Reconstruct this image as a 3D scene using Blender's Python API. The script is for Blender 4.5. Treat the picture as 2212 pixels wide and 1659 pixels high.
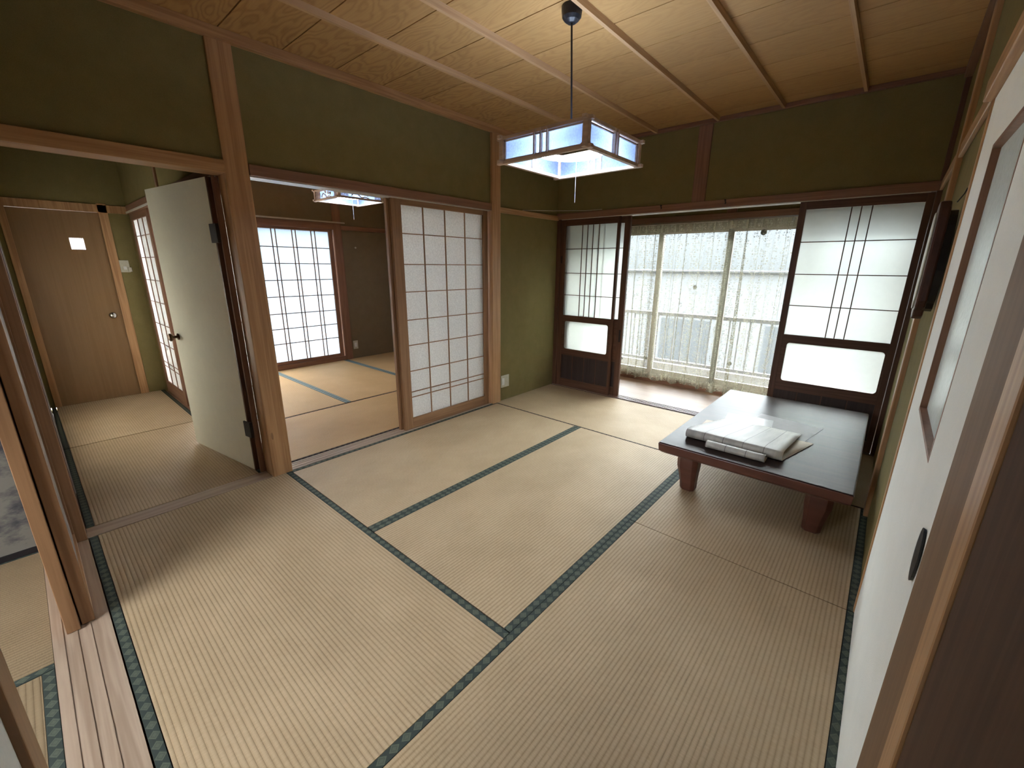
import bpy, bmesh, math, random
from mathutils import Vector, Matrix
from math import sin, cos, pi, radians
random.seed(7)
S = bpy.context.scene
for o in list(bpy.data.objects): bpy.data.objects.remove(o, do_unlink=True)
COL = S.collection

# ------------------------------------------------------------------ camera
def make_camera():
    f = 913.0; yaw, pitch, roll = map(radians, (41.06, 15.61, 0.42))
    fw = Vector((-sin(yaw)*cos(pitch), cos(yaw)*cos(pitch), -sin(pitch)))
    r0 = Vector((cos(yaw), sin(yaw), 0)); u0 = r0.cross(fw)
    r = cos(roll)*r0 + sin(roll)*u0; u = -sin(roll)*r0 + cos(roll)*u0
    cd = bpy.data.cameras.new('camera'); cam = bpy.data.objects.new('camera', cd); COL.objects.link(cam)
    M = Matrix((r, u, -fw)).transposed().to_4x4()
    M.translation = Vector((2.68945, -3.77625, 1.27965))
    cam.matrix_world = M
    cd.sensor_width = 36; cd.lens = 36*f/2212; cd.clip_start = 0.02; cd.clip_end = 300
    S.camera = cam
make_camera()

# ------------------------------------------------------------------ world, sun, exposure
S.view_settings.view_transform = 'Standard'; S.view_settings.look = 'None'
S.view_settings.gamma = 1; S.view_settings.use_curve_mapping = False
S.view_settings.exposure = 1.6
W = bpy.data.worlds.new('overcast_sky'); S.world = W; W.use_nodes = True
nt = W.node_tree; nt.nodes.clear()
wo = nt.nodes.new('ShaderNodeOutputWorld'); bg = nt.nodes.new('ShaderNodeBackground')
tc = nt.nodes.new('ShaderNodeTexCoord'); sx = nt.nodes.new('ShaderNodeSeparateXYZ'); mr = nt.nodes.new('ShaderNodeValToRGB')
nt.links.new(tc.outputs['Generated'], sx.inputs[0]); nt.links.new(sx.outputs['Z'], mr.inputs[0])
e = mr.color_ramp.elements
e[0].position = 0.0; e[0].color = (0.018, 0.0195, 0.021, 1)
e[1].position = 0.6; e[1].color = (0.80, 0.83, 0.86, 1)
k = mr.color_ramp.elements.new(0.11); k.color = (0.027, 0.029, 0.031, 1)
k = mr.color_ramp.elements.new(0.26); k.color = (0.56, 0.58, 0.60, 1)
nt.links.new(mr.outputs[0], bg.inputs[0]); bg.inputs[1].default_value = 18.5
nt.links.new(bg.outputs[0], wo.inputs[0])
sl = bpy.data.lights.new('sun', 'SUN'); sl.energy = 5.0; sl.angle = radians(1.5); sl.color = (1.0, .95, .87)
so = bpy.data.objects.new('sun', sl); COL.objects.link(so)
so.rotation_euler = Vector((-1.0, -0.16, 0.85)).to_track_quat('Z', 'Y').to_euler()

# ------------------------------------------------------------------ materials
def newmat(name):
    m = bpy.data.materials.new(name); m.use_nodes = True
    n = m.node_tree; n.nodes.clear(); o = n.nodes.new('ShaderNodeOutputMaterial'); return m, n, o
def N(n, t, **k):
    x = n.nodes.new(t)
    for a, b in k.items(): setattr(x, a, b)
    return x
def mth(n, op, a, b=None, c=None, clamp=False):
    x = n.nodes.new('ShaderNodeMath'); x.operation = op; x.use_clamp = clamp
    for i, v in enumerate((a, b, c)):
        if v is None: continue
        if isinstance(v, (int, float)): x.inputs[i].default_value = v
        else: n.links.new(v, x.inputs[i])
    return x.outputs[0]
def ocoord(n, scale=(1, 1, 1)):
    t = N(n, 'ShaderNodeTexCoord'); mp = N(n, 'ShaderNodeMapping'); mp.inputs['Scale'].default_value = scale
    n.links.new(t.outputs['Object'], mp.inputs[0]); return mp.outputs[0]
def noise(n, vec, sc, det=4, rough=.5):
    x = N(n, 'ShaderNodeTexNoise'); x.inputs['Scale'].default_value = sc; x.inputs['Detail'].default_value = det
    x.inputs['Roughness'].default_value = rough
    n.links.new(vec, x.inputs['Vector']); return x.outputs['Fac']
def ramp(n, fac, stops):
    x = N(n, 'ShaderNodeValToRGB'); el = x.color_ramp.elements
    while len(el) < len(stops): el.new(.5)
    for q, (p, c) in zip(el, stops): q.position = p; q.color = (*c, 1) if len(c) == 3 else c
    n.links.new(fac, x.inputs[0]); return x.outputs[0]
def bsdf(n, o, col, rough=.5, spec=.5, bump=None, bstr=.3, bdist=.01, **kw):
    b = N(n, 'ShaderNodeBsdfPrincipled'); b.inputs['Roughness'].default_value = rough if isinstance(rough, (int, float)) else .5
    if not isinstance(rough, (int, float)): n.links.new(rough, b.inputs['Roughness'])
    b.inputs['Specular IOR Level'].default_value = spec
    if isinstance(col, tuple): b.inputs['Base Color'].default_value = (*col, 1)
    else: n.links.new(col, b.inputs['Base Color'])
    if bump is not None:
        bp = N(n, 'ShaderNodeBump'); bp.inputs['Strength'].default_value = bstr; bp.inputs['Distance'].default_value = bdist
        n.links.new(bump, bp.inputs['Height']); n.links.new(bp.outputs[0], b.inputs['Normal'])
    for a, v in kw.items(): b.inputs[a.replace('_', ' ')].default_value = v
    n.links.new(b.outputs[0], o.inputs[0]); return b
def plain(name, col, rough=.5, spec=.5, **kw):
    m, n, o = newmat(name); v = ocoord(n)
    f = noise(n, v, 35, 3); c = tuple(x*.93 for x in col); d = tuple(min(1, x*1.05) for x in col)
    bsdf(n, o, ramp(n, f, [(.3, c), (.7, d)]), rough, spec, **kw); return m
def wood(name, dark, light, axis=2, rough=.45, fine=1.0, knots=False):
    m, n, o = newmat(name)
    sc = [22*fine]*3; sc[axis] = 0.9*fine
    v = ocoord(n, tuple(sc)); a = noise(n, v, 1.0, 3)
    b = mth(n, 'SINE', mth(n, 'MULTIPLY', a, 26.0)); b = mth(n, 'MULTIPLY_ADD', b, .5, .5)
    sc2 = [150*fine]*3; sc2[axis] = 3*fine
    g = noise(n, ocoord(n, tuple(sc2)), 1.0, 3)
    h = mth(n, 'ADD', mth(n, 'MULTIPLY', b, .28), mth(n, 'ADD', mth(n, 'MULTIPLY', g, .45), mth(n, 'MULTIPLY', a, .35)))
    c = ramp(n, h, [(.25, dark), (.85, light)])
    if knots:
        vo = N(n, 'ShaderNodeTexVoronoi'); vo.inputs['Scale'].default_value = 1
        s3 = [9.0]*3; s3[axis] = 2.4; n.links.new(ocoord(n, tuple(s3)), vo.inputs['Vector'])
        kf = mth(n, 'LESS_THAN', vo.outputs['Distance'], .07)
        mx = N(n, 'ShaderNodeMix', data_type='RGBA'); n.links.new(mth(n, 'MULTIPLY', kf, .5), mx.inputs[0])
        n.links.new(c, mx.inputs[6]); mx.inputs[7].default_value = (*[x*.4 for x in dark], 1); c = mx.outputs[2]
    bsdf(n, o, c, rough, .4, bump=h, bstr=.08, bdist=.002); return m
def wallmat(name, a, b):
    m, n, o = newmat(name); v = ocoord(n)
    f = noise(n, v, 9, 5, .7); g = noise(n, v, 260, 2)
    h = mth(n, 'ADD', mth(n, 'MULTIPLY', f, .5), mth(n, 'MULTIPLY', g, .5))
    bsdf(n, o, ramp(n, h, [(.35, a), (.65, b)]), .95, .1, bump=g, bstr=.25, bdist=.002); return m
M = {}
SUG_D, SUG_L = (.35, .175, .072), (.57, .335, .165)
for ax, s in ((0, 'x'), (1, 'y'), (2, 'z')):
    M['post_'+s] = wood('cedar_post_'+s, SUG_D, SUG_L, ax, .42, 1, knots=(ax == 2))
    M['dark_'+s] = wood('dark_stained_wood_'+s, (.085, .037, .02), (.15, .072, .042), ax, .4)
    M['frame_'+s] = wood('shoji_frame_wood_'+s, (.22, .11, .05), (.36, .20, .10), ax, .45)
    M['sill_'+s] = wood('worn_sill_wood_'+s, (.34, .24, .17), (.52, .40, .30), ax, .35)
    M['red_'+s] = wood('reddish_wood_'+s, (.20, .10, .06), (.31, .16, .10), ax, .45)
M['wall'] = wallmat('olive_plaster', (.20, .163, .066), (.245, .20, .085))
M['wall_brown'] = wallmat('brown_plaster', (.19, .145, .085), (.225, .172, .105))
M['fusuma'] = wallmat('white_paper', (.84, .86, .81), (.90, .91, .86))
M['leaf'] = wallmat('cream_paper', (.82, .79, .65), (.88, .85, .70))
M['black'] = plain('black_plastic', (.012, .012, .016), .35)
M['iron'] = plain('dark_iron', (.02, .014, .012), .6)
M['chrome'] = plain('brushed_metal', (.5, .48, .44), .25, Metallic=1)
M['brass'] = plain('aged_brass', (.16, .10, .06), .3, Metallic=.8)
M['plastic'] = plain('ivory_plastic', (.55, .52, .42), .4)
M['white'] = plain('white_plastic', (.75, .75, .74), .4)
M['alu'] = plain('aluminium_sash', (.50, .45, .38), .4, Metallic=.3)
M['rail'] = plain('railing_paint', (.09, .088, .09), .45)
M['concrete'] = plain('pale_concrete', (.27, .262, .25), .8)
M['facade'] = plain('pale_render', (.056, .058, .061), .9)
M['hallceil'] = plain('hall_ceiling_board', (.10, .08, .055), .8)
M['door_brown'] = wood('brown_door_veneer', (.25, .145, .065), (.30, .18, .085), 2, .4, .7)
M['darkboard'] = wood('dark_brown_board', (.060, .026, .009), (.10, .045, .018), 2, .8)
M['brownstile'] = wood('brown_stile', (.17, .095, .045), (.23, .13, .065), 2, .6)
M['lampwood'] = wood('pale_lamp_wood', (.42, .30, .22), (.60, .46, .36), 0, .4)
M['greystripe'] = plain('pale_groove_strip', (.62, .58, .52), .3)
M['veranda'] = wood('veranda_board', (.25, .135, .07), (.35, .215, .125), 0, .5)

M['batten'] = wood('pale_batten_wood', (.44, .26, .13), (.62, .40, .22), 1, .5)
# ceiling board with flame grain
m, n, o = newmat('ceiling_board'); M['ceiling'] = m
t = N(n, 'ShaderNodeTexCoord'); s = N(n, 'ShaderNodeSeparateXYZ'); n.links.new(t.outputs['Object'], s.inputs[0])
pid = mth(n, 'FLOOR', mth(n, 'DIVIDE', mth(n, 'ADD', s.outputs[1], 0.155+.305*20), .305))
cid = mth(n, 'FLOOR', mth(n, 'DIVIDE', mth(n, 'ADD', s.outputs[0], 9.1-.085), .455))
wn = N(n, 'ShaderNodeTexWhiteNoise', noise_dimensions='2D'); cc = N(n, 'ShaderNodeCombineXYZ')
n.links.new(pid, cc.inputs[0]); n.links.new(cid, cc.inputs[1]); n.links.new(cc.outputs[0], wn.inputs[0])
off = mth(n, 'MULTIPLY', wn.outputs[0], 37.0)
cv = N(n, 'ShaderNodeCombineXYZ')
n.links.new(mth(n, 'ADD', mth(n, 'MULTIPLY', s.outputs[0], 2.6), mth(n, 'MULTIPLY', pid, 3.7)), cv.inputs[0])
n.links.new(mth(n, 'ADD', mth(n, 'MULTIPLY', s.outputs[1], 8.0), mth(n, 'MULTIPLY', pid, 5.3)), cv.inputs[1])
a = noise(n, cv.outputs[0], 1.0, 2.5, .35)
b = mth(n, 'MULTIPLY_ADD', mth(n, 'SINE', mth(n, 'MULTIPLY', a, 75.0)), .5, .5)
b = mth(n, 'POWER', b, 2.0)
fine = noise(n, ocoord(n, (4, 160, 4)), 1.0, 3)
h = mth(n, 'ADD', mth(n, 'ADD', mth(n, 'MULTIPLY', mth(n, 'MULTIPLY', b, mth(n, 'MAXIMUM', mth(n, 'SUBTRACT', 1.25, mth(n, 'MULTIPLY', s.outputs[0], .6)), .35)), -.22), .45), mth(n, 'ADD', mth(n, 'MULTIPLY', fine, .3), mth(n, 'MULTIPLY', mth(n, 'FRACT', mth(n, 'MULTIPLY', pid, .377)), .1)))
bsdf(n, o, ramp(n, h, [(.2, (.30, .148, .050)), (.75, (.53, .32, .126))]), .5, .3, bump=b, bstr=.05, bdist=.002)

# tatami: ridges along local X
def tatami(name, dark, light):
    m, n, o = newmat(name); t = N(n, 'ShaderNodeTexCoord'); s = N(n, 'ShaderNodeSeparateXYZ'); n.links.new(t.outputs['Object'], s.inputs[0])
    w = mth(n, 'ABSOLUTE', mth(n, 'SINE', mth(n, 'MULTIPLY', s.outputs[1], pi/.0152)))
    w = mth(n, 'POWER', w, .6)
    st = noise(n, ocoord(n, (420, 45, 1)), 1.0, 2)
    blot = noise(n, ocoord(n, (2.2, 3.0, 1)), 1.0, 4, .6)
    h = mth(n, 'ADD', mth(n, 'MULTIPLY', w, .34), mth(n, 'ADD', mth(n, 'MULTIPLY', st, .36), mth(n, 'MULTIPLY', blot, .42)))
    c = ramp(n, h, [(.22, dark), (.85, light)])
    bsdf(n, o, c, .62, .22, bump=mth(n, 'ADD', w, mth(n, 'MULTIPLY', st, .25)), bstr=.5, bdist=.0018); return m
M['tatami'] = tatami('woven_rush', (.26, .175, .085), (.60, .455, .29))
M['tatami3'] = tatami('shaded_rush', (.15, .10, .05), (.36, .265, .16))  # same rush in darker colours: the near room's shade is painted in
M['tatami2'] = tatami('sunfaded_rush', (.36, .215, .08), (.66, .44, .22))
# green cloth border with diamonds, runs along local X
def hem(name, ca, cb):
    m, n, o = newmat(name); t = N(n, 'ShaderNodeTexCoord'); s = N(n, 'ShaderNodeSeparateXYZ'); n.links.new(t.outputs['Object'], s.inputs[0])
    u = mth(n, 'ABSOLUTE', mth(n, 'SUBTRACT', mth(n, 'FRACT', mth(n, 'DIVIDE', s.outputs[0], .040)), .5))
    v = mth(n, 'ABSOLUTE', mth(n, 'DIVIDE', s.outputs[1], .034))
    d = mth(n, 'ADD', u, v)
    inner = mth(n, 'LESS_THAN', d, .42); ring = mth(n, 'MULTIPLY', mth(n, 'LESS_THAN', d, .28), mth(n, 'GREATER_THAN', d, .18))
    f = mth(n, 'SUBTRACT', inner, mth(n, 'MULTIPLY', ring, .35))
    g = noise(n, ocoord(n, (500, 500, 1)), 1.0, 2)
    f = mth(n, 'MULTIPLY', f, mth(n, 'ADD', g, .3))
    bsdf(n, o, ramp(n, f, [(0, ca), (.9, cb)]), .8, .2, bump=g, bstr=.2, bdist=.001); return m
M['hem'] = hem('green_brocade', (.048, .060, .054), (.115, .135, .098))
M['hem2'] = hem('faded_green_brocade', (.11, .15, .15), (.30, .36, .34))
M['hemdark'] = hem('brown_brocade', (.045, .03, .028), (.10, .08, .06))

def shade(name, col, transl, rough=.6, tex=None, transp=0.0, contrast=.1, fwd=0.0):
    """translucent sheet: mix of diffuse and translucent, optionally some straight transmission"""
    m, n, o = newmat(name); d = N(n, 'ShaderNodeBsdfDiffuse'); tr = N(n, 'ShaderNodeBsdfTranslucent')
    f = noise(n, ocoord(n, (1, 1, 1)), tex or 60, 6, .7)
    c = ramp(n, f, [(.35, tuple(x*(1-contrast) for x in col)), (.65, tuple(min(1, x*(1+contrast)) for x in col))])
    n.links.new(c, d.inputs[0]); n.links.new(c, tr.inputs[0])
    mx = N(n, 'ShaderNodeMixShader'); mx.inputs[0].default_value = transl
    n.links.new(d.outputs[0], mx.inputs[1]); n.links.new(tr.outputs[0], mx.inputs[2]); out = mx.outputs[0]
    if fwd:      # ground glass also passes light on roughly straight
        rf = N(n, 'ShaderNodeBsdfRefraction'); rf.inputs['IOR'].default_value = 1.2; rf.inputs['Roughness'].default_value = .85
        rf.inputs[0].default_value = (*[min(1, x*1.08) for x in col], 1)
        m4 = N(n, 'ShaderNodeMixShader'); m4.inputs[0].default_value = fwd
        n.links.new(out, m4.inputs[1]); n.links.new(rf.outputs[0], m4.inputs[2]); out = m4.outputs[0]
    if transp:
        tp = N(n, 'ShaderNodeBsdfTransparent'); m2 = N(n, 'ShaderNodeMixShader'); m2.inputs[0].default_value = transp
        n.links.new(out, m2.inputs[1]); n.links.new(tp.outputs[0], m2.inputs[2]); out = m2.outputs[0]
    # the sheet scatters once, on the face it is entered by; the inside of its thin slab is clear
    ge = N(n, 'ShaderNodeNewGeometry'); t3 = N(n, 'ShaderNodeBsdfTransparent'); m3 = N(n, 'ShaderNodeMixShader')
    n.links.new(ge.outputs['Backfacing'], m3.inputs[0]); n.links.new(out, m3.inputs[1]); n.links.new(t3.outputs[0], m3.inputs[2]); out = m3.outputs[0]
    n.links.new(out, o.inputs[0]); return m
M['frost'] = shade('frosted_glass', (.84, .86, .82), .75, tex=30, contrast=.03, fwd=.6)
M['washi'] = shade('fibrous_shoji_paper', (.84, .85, .83), .72, tex=90, contrast=.12, transp=.03)
M['lamppaper'] = shade('lamp_washi', (.27, .35, .52), .5, tex=120, contrast=.15)
M['paleblind'] = shade('pale_window_paper', (.64, .66, .67), .8, tex=30, contrast=.02)
M['winpaper'] = shade('window_frost', (.075, .097, .118), .80, tex=30, contrast=.02)
# clear glass
m, n, o = newmat('clear_glass'); M['glass'] = m
tp = N(n, 'ShaderNodeBsdfTransparent'); gl = N(n, 'ShaderNodeBsdfGlossy'); gl.inputs['Roughness'].default_value = .02
tp.inputs[0].default_value = (.93, .96, .96, 1)
fr = N(n, 'ShaderNodeFresnel'); fr.inputs[0].default_value = 1.45; mx = N(n, 'ShaderNodeMixShader')
n.links.new(fr.outputs[0], mx.inputs[0]); n.links.new(tp.outputs[0], mx.inputs[1]); n.links.new(gl.outputs[0], mx.inputs[2]); n.links.new(mx.outputs[0], o.inputs[0])
# frosted glass in the white door
m, n, o = newmat('door_patterned_glass'); M['doorglass'] = m
f = noise(n, ocoord(n), 90, 3); bsdf(n, o, ramp(n, f, [(.3, (.74, .84, .81)), (.7, (.82, .92, .89))]), .25, .6, bump=f, bstr=.35, bdist=.003)
# lace
m, n, o = newmat('lace'); M['lace'] = m
uvn = N(n, 'ShaderNodeUVMap'); uvn.uv_map = 'UVMap'; s = N(n, 'ShaderNodeSeparateXYZ'); n.links.new(uvn.outputs[0], s.inputs[0])
U, V = s.outputs[0], s.outputs[1]
band = mth(n, 'ABSOLUTE', mth(n, 'SUBTRACT', mth(n, 'FRACT', mth(n, 'ADD', mth(n, 'DIVIDE', U, .105), mth(n, 'MULTIPLY', mth(n, 'SINE', mth(n, 'MULTIPLY', V, 42.0)), .14))), .5))
vo = N(n, 'ShaderNodeTexVoronoi'); vo.inputs['Scale'].default_value = 46; vo.inputs['Randomness'].default_value = .45; n.links.new(uvn.outputs[0], vo.inputs['Vector'])
fl = mth(n, 'MULTIPLY', mth(n, 'LESS_THAN', vo.outputs['Distance'], .40), mth(n, 'GREATER_THAN', vo.outputs['Distance'], .26))
fl = mth(n, 'MAXIMUM', fl, mth(n, 'LESS_THAN', vo.outputs['Distance'], .11))
fl = mth(n, 'MULTIPLY', fl, mth(n, 'LESS_THAN', band, .30))
vo2 = N(n, 'ShaderNodeTexVoronoi'); vo2.inputs['Scale'].default_value = 70; vo2.feature = 'DISTANCE_TO_EDGE'; n.links.new(uvn.outputs[0], vo2.inputs['Vector'])
vein = mth(n, 'MULTIPLY', mth(n, 'LESS_THAN', vo2.outputs['Distance'], .06), .16)
hemz = mth(n, 'ADD', V, mth(n, 'MULTIPLY', mth(n, 'ABSOLUTE', mth(n, 'SINE', mth(n, 'MULTIPLY', U, 26.0))), .022))
hm = mth(n, 'MULTIPLY', mth(n, 'LESS_THAN', hemz, .085), .30)
hd = mth(n, 'MULTIPLY', mth(n, 'GREATER_THAN', V, 1.60), .40)
al = mth(n, 'ADD', mth(n, 'MAXIMUM', mth(n, 'MULTIPLY', fl, .72), vein), .21)
al = mth(n, 'ADD', al, mth(n, 'ADD', hm, hd))
lw = N(n, 'ShaderNodeNewGeometry'); dt = N(n, 'ShaderNodeVectorMath', operation='DOT_PRODUCT')   # threads close up where the cloth turns edge-on
n.links.new(lw.outputs['Normal'], dt.inputs[0]); n.links.new(lw.outputs['Incoming'], dt.inputs[1])
al = mth(n, 'DIVIDE', mth(n, 'MULTIPLY', al, .85), mth(n, 'ADD', mth(n, 'ABSOLUTE', dt.outputs['Value']), .12), clamp=True)
d = N(n, 'ShaderNodeBsdfDiffuse'); tr = N(n, 'ShaderNodeBsdfTranslucent')
d.inputs[0].default_value = (.84, .80, .62, 1); tr.inputs[0].default_value = (.24, .23, .175, 1)
mx = N(n, 'ShaderNodeMixShader'); mx.inputs[0].default_value = .55
n.links.new(d.outputs[0], mx.inputs[1]); n.links.new(tr.outputs[0], mx.inputs[2])
tp = N(n, 'ShaderNodeBsdfTransparent'); m2 = N(n, 'ShaderNodeMixShader')
n.links.new(al, m2.inputs[0]); n.links.new(tp.outputs[0], m2.inputs[1]); n.links.new(mx.outputs[0], m2.inputs[2]); n.links.new(m2.outputs[0], o.inputs[0])
# lamp tube
m, n, o = newmat('fluorescent_tube'); M['tube'] = m
em = N(n, 'ShaderNodeEmission'); em.inputs[0].default_value = (.62, .76, 1, 1); em.inputs[1].default_value = 24; n.links.new(em.outputs[0], o.inputs[0])
# table lacquer
m, n, o = newmat('dark_lacquer_top'); M['lacq'] = m
f = noise(n, ocoord(n, (3, 30, 3)), 1, 4); bsdf(n, o, ramp(n, f, [(.3, (.028, .017, .014)), (.7, (.045, .026, .02))]), .34, .06, bump=noise(n, ocoord(n), 6, 3), bstr=.05, bdist=.002)
m, n, o = newmat('red_brown_lacquer'); M['lacqred'] = m
f = noise(n, ocoord(n, (3, 30, 30)), 1, 4); bsdf(n, o, ramp(n, f, [(.3, (.085, .028, .018)), (.7, (.12, .042, .027))]), .35, .5)
# vinyl plank-pattern sheet
m, n, o = newmat('plank_print_vinyl'); M['vinyl'] = m
uvn = N(n, 'ShaderNodeUVMap'); s = N(n, 'ShaderNodeSeparateXYZ'); n.links.new(uvn.outputs[0], s.inputs[0])
ln = mth(n, 'LESS_THAN', mth(n, 'FRACT', mth(n, 'DIVIDE', s.outputs[0], .098)), .035)
mp = N(n, 'ShaderNodeMapping'); mp.inputs['Scale'].default_value = (30, 4, 1); n.links.new(uvn.outputs[0], mp.inputs[0])
f = noise(n, mp.outputs[0], 1, 4); f2 = mth(n, 'SUBTRACT', f, mth(n, 'MULTIPLY', ln, .5))
front = ramp(n, f2, [(.08, (.18, .155, .14)), (.3, (.37, .35, .315)), (.62, (.47, .45, .40))])
bsdf(n, o, front, .45, .2)
M['vinylback'] = plain('beige_backing', (.50, .40, .30), .7)
M['greysheet'] = plain('grey_sheet', (.20, .175, .175), .5, .2)
M['clearsheet'] = plain('pale_plastic_folder', (.24, .215, .20), .3, .3)
# ink-painted fusuma, paper colour darkened to stand for the near room's shade
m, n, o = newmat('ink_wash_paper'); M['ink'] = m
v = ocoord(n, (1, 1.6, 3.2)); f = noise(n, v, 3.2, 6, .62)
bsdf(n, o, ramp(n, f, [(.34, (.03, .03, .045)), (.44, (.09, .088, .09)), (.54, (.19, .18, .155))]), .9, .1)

# ------------------------------------------------------------------ mesh helpers
class MB:
    def __init__(s): s.bm = bmesh.new()
    def box(s, x0, x1, y0, y1, z0, z1):
        if x0 > x1: x0, x1 = x1, x0
        if y0 > y1: y0, y1 = y1, y0
        if z0 > z1: z0, z1 = z1, z0
        v = [s.bm.verts.new(p) for p in ((x0,y0,z0),(x1,y0,z0),(x1,y1,z0),(x0,y1,z0),(x0,y0,z1),(x1,y0,z1),(x1,y1,z1),(x0,y1,z1))]
        for f in ((3,2,1,0),(4,5,6,7),(0,1,5,4),(1,2,6,5),(2,3,7,6),(3,0,4,7)): s.bm.faces.new([v[i] for i in f])
        return s
    def poly(s, pts, d):
        """prism: closed outline pts (3D) extruded by vector d"""
        d = Vector(d); a = [s.bm.verts.new(p) for p in pts]; b = [s.bm.verts.new(Vector(p)+d) for p in pts]
        s.bm.faces.new(a); s.bm.faces.new(b[::-1]); L = len(a)
        for i in range(L): s.bm.faces.new((a[i], b[i], b[(i+1) % L], a[(i+1) % L]))
        bmesh.ops.recalc_face_normals(s.bm, faces=s.bm.faces); return s
    def lathe(s, prof, c, axis='z', seg=20):
        """prof: (r,h)"""
        rings = []
        for r, h in prof:
            ring = []
            for i in range(seg):
                a = 2*pi*i/seg; p = (r*cos(a), r*sin(a), h)
                if axis == 'x': p = (p[2], p[0], p[1])
                if axis == 'y': p = (p[0], p[2], p[1])
                ring.append(s.bm.verts.new(Vector(c)+Vector(p)))
            rings.append(ring)
        for a, b in zip(rings, rings[1:]):
            for i in range(seg): s.bm.faces.new((a[i], a[(i+1) % seg], b[(i+1) % seg], b[i]))
        s.bm.faces.new(rings[0][::-1]); s.bm.faces.new(rings[-1])
        bmesh.ops.recalc_face_normals(s.bm, faces=s.bm.faces); return s
    def tube(s, pts, r, seg=8, closed=False):
        pts = [Vector(p) for p in pts]; rings = []; L = len(pts)
        for i, p in enumerate(pts):
            if closed: t = pts[(i+1) % L]-pts[i-1]
            else: t = pts[min(i+1, L-1)]-pts[max(i-1, 0)]
            t.normalize(); ref = Vector((0, 0, 1)) if abs(t.z) < .9 else Vector((1, 0, 0))
            a = t.cross(ref).normalized(); b = t.cross(a)
            rings.append([s.bm.verts.new(p+r*(cos(2*pi*k/seg)*a+sin(2*pi*k/seg)*b)) for k in range(seg)])
        pr = list(zip(rings, rings[1:])) + ([(rings[-1], rings[0])] if closed else [])
        for a, b in pr:
            for k in range(seg): s.bm.faces.new((a[k], a[(k+1) % seg], b[(k+1) % seg], b[k]))
        if not closed: s.bm.faces.new(rings[0][::-1]); s.bm.faces.new(rings[-1])
        bmesh.ops.recalc_face_normals(s.bm, faces=s.bm.faces); return s
    def build(s, name, mat, parent=None, bevel=0, smooth=False, label=None):
        me = bpy.data.meshes.new(name); s.bm.to_mesh(me); s.bm.free(); me.materials.append(M[mat])
        o = bpy.data.objects.new(name, me); COL.objects.link(o)
        if smooth:
            for p in me.polygons: p.use_smooth = True
        if parent is not None: o.parent = parent
        if bevel:
            b = o.modifiers.new('bevel', 'BEVEL'); b.width = bevel; b.segments = 2; b.limit_method = 'ANGLE'
        if label: o['label'] = label
        return o
def empty(name, label, cat, loc=(0, 0, 0), rz=0, group=None, kind=None):
    o = bpy.data.objects.new(name, None); COL.objects.link(o); o.location = loc; o.rotation_euler.z = rz
    o.empty_display_size = .1
    o['label'] = label; o['category'] = cat
    if group: o['group'] = group
    if kind: o['kind'] = kind
    return o
def struct(o, label, cat):
    o['kind'] = 'structure'; o['label'] = label; o['category'] = cat; return o
def tag(o, label, cat, group=None):
    o['label'] = label; o['category'] = cat
    if group: o['group'] = group
    return o

# ------------------------------------------------------------------ room dimensions
H = 2.375      # ceiling
XR = 2.82      # right wall plane
LB, LT = 1.735, 1.79   # lintel bottom and top

# ---- floors
struct(MB().box(-4.0, 4.2, -6.2, .06, -.30, -.045).build('floor', 'sill_x'), 'wooden subfloor under the tatami rooms', 'floor')
struct(MB().box(-.1, XR+.2, .10, .95, -.09, -.012).build('floor', 'veranda'), 'polished plank floor of the enclosed veranda', 'floor')
# ---- ceilings
c = MB(); y = -3.815; edges = [-3.82-.0] + [-3.505+.305*i for i in range(0, 12)]
ys = [-3.95, -3.81, -3.505, -3.20, -2.895, -2.60, -2.30, -1.996, -1.69, -1.385, -1.07, -.76, -.455, -.15, .02]
for a, b in zip(ys, ys[1:]): c.box(-.02, XR+.02, a+.003, b-.003, H, H+.012)
c.box(-.1, XR+.1, -3.98, .1, H+.008, H+.06)
ceil = struct(c.build('ceiling', 'ceiling'), 'cedar board ceiling of the tatami room with flame grain', 'ceiling')
for x in (.54, .995, 1.478, 1.905, 2.35):
    MB().poly([(x-.012, -3.9, H), (x-.009, -3.9, H-.028), (x+.009, -3.9, H-.028), (x+.012, -3.9, H)], (0, 3.9, 0)).build('ceiling_batten', 'batten', ceil)
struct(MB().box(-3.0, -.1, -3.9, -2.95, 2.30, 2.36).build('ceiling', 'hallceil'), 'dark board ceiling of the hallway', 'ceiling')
struct(MB().box(-3.0, -.08, -2.95, .2, 2.375, 2.44).build('ceiling', 'ceiling'), 'board ceiling of the room beyond the shoji', 'ceiling')
struct(MB().box(-.1, XR+.2, .08, 1.05, 2.20, 2.26).build('ceiling', 'door_brown'), 'board ceiling of the veranda', 'ceiling')
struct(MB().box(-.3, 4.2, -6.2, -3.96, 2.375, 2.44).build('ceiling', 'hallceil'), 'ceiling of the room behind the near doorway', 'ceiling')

# ---- left wall (x=0)
struct(MB().box(-.08, 0, -.88, 0, -.1, H).box(-.08, 0, -2.84, -.98, LT, H).box(-.08, 0, -3.84, -2.955, LT, H).build('wall_left', 'wall'), 'olive plaster wall on the left with the shoji opening', 'wall')
def post(nm, x0, x1, y0, y1, z0, z1, lab, mat='post_z'): return struct(MB().box(x0, x1, y0, y1, z0, z1).build(nm, mat, bevel=.004), lab, 'post')
post('trim_1', -.115, .012, -2.955, -2.84, 0, H, 'thick cedar post between the hallway opening and the shoji')
post('trim_2', -.10, .022, -.985, -.88, 0, H, 'cedar post at the right end of the shoji')
post('trim_3', -.12, .01, -3.93, -3.79, 0, H, 'cedar corner post at the near end of the left wall', 'frame_z')
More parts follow.
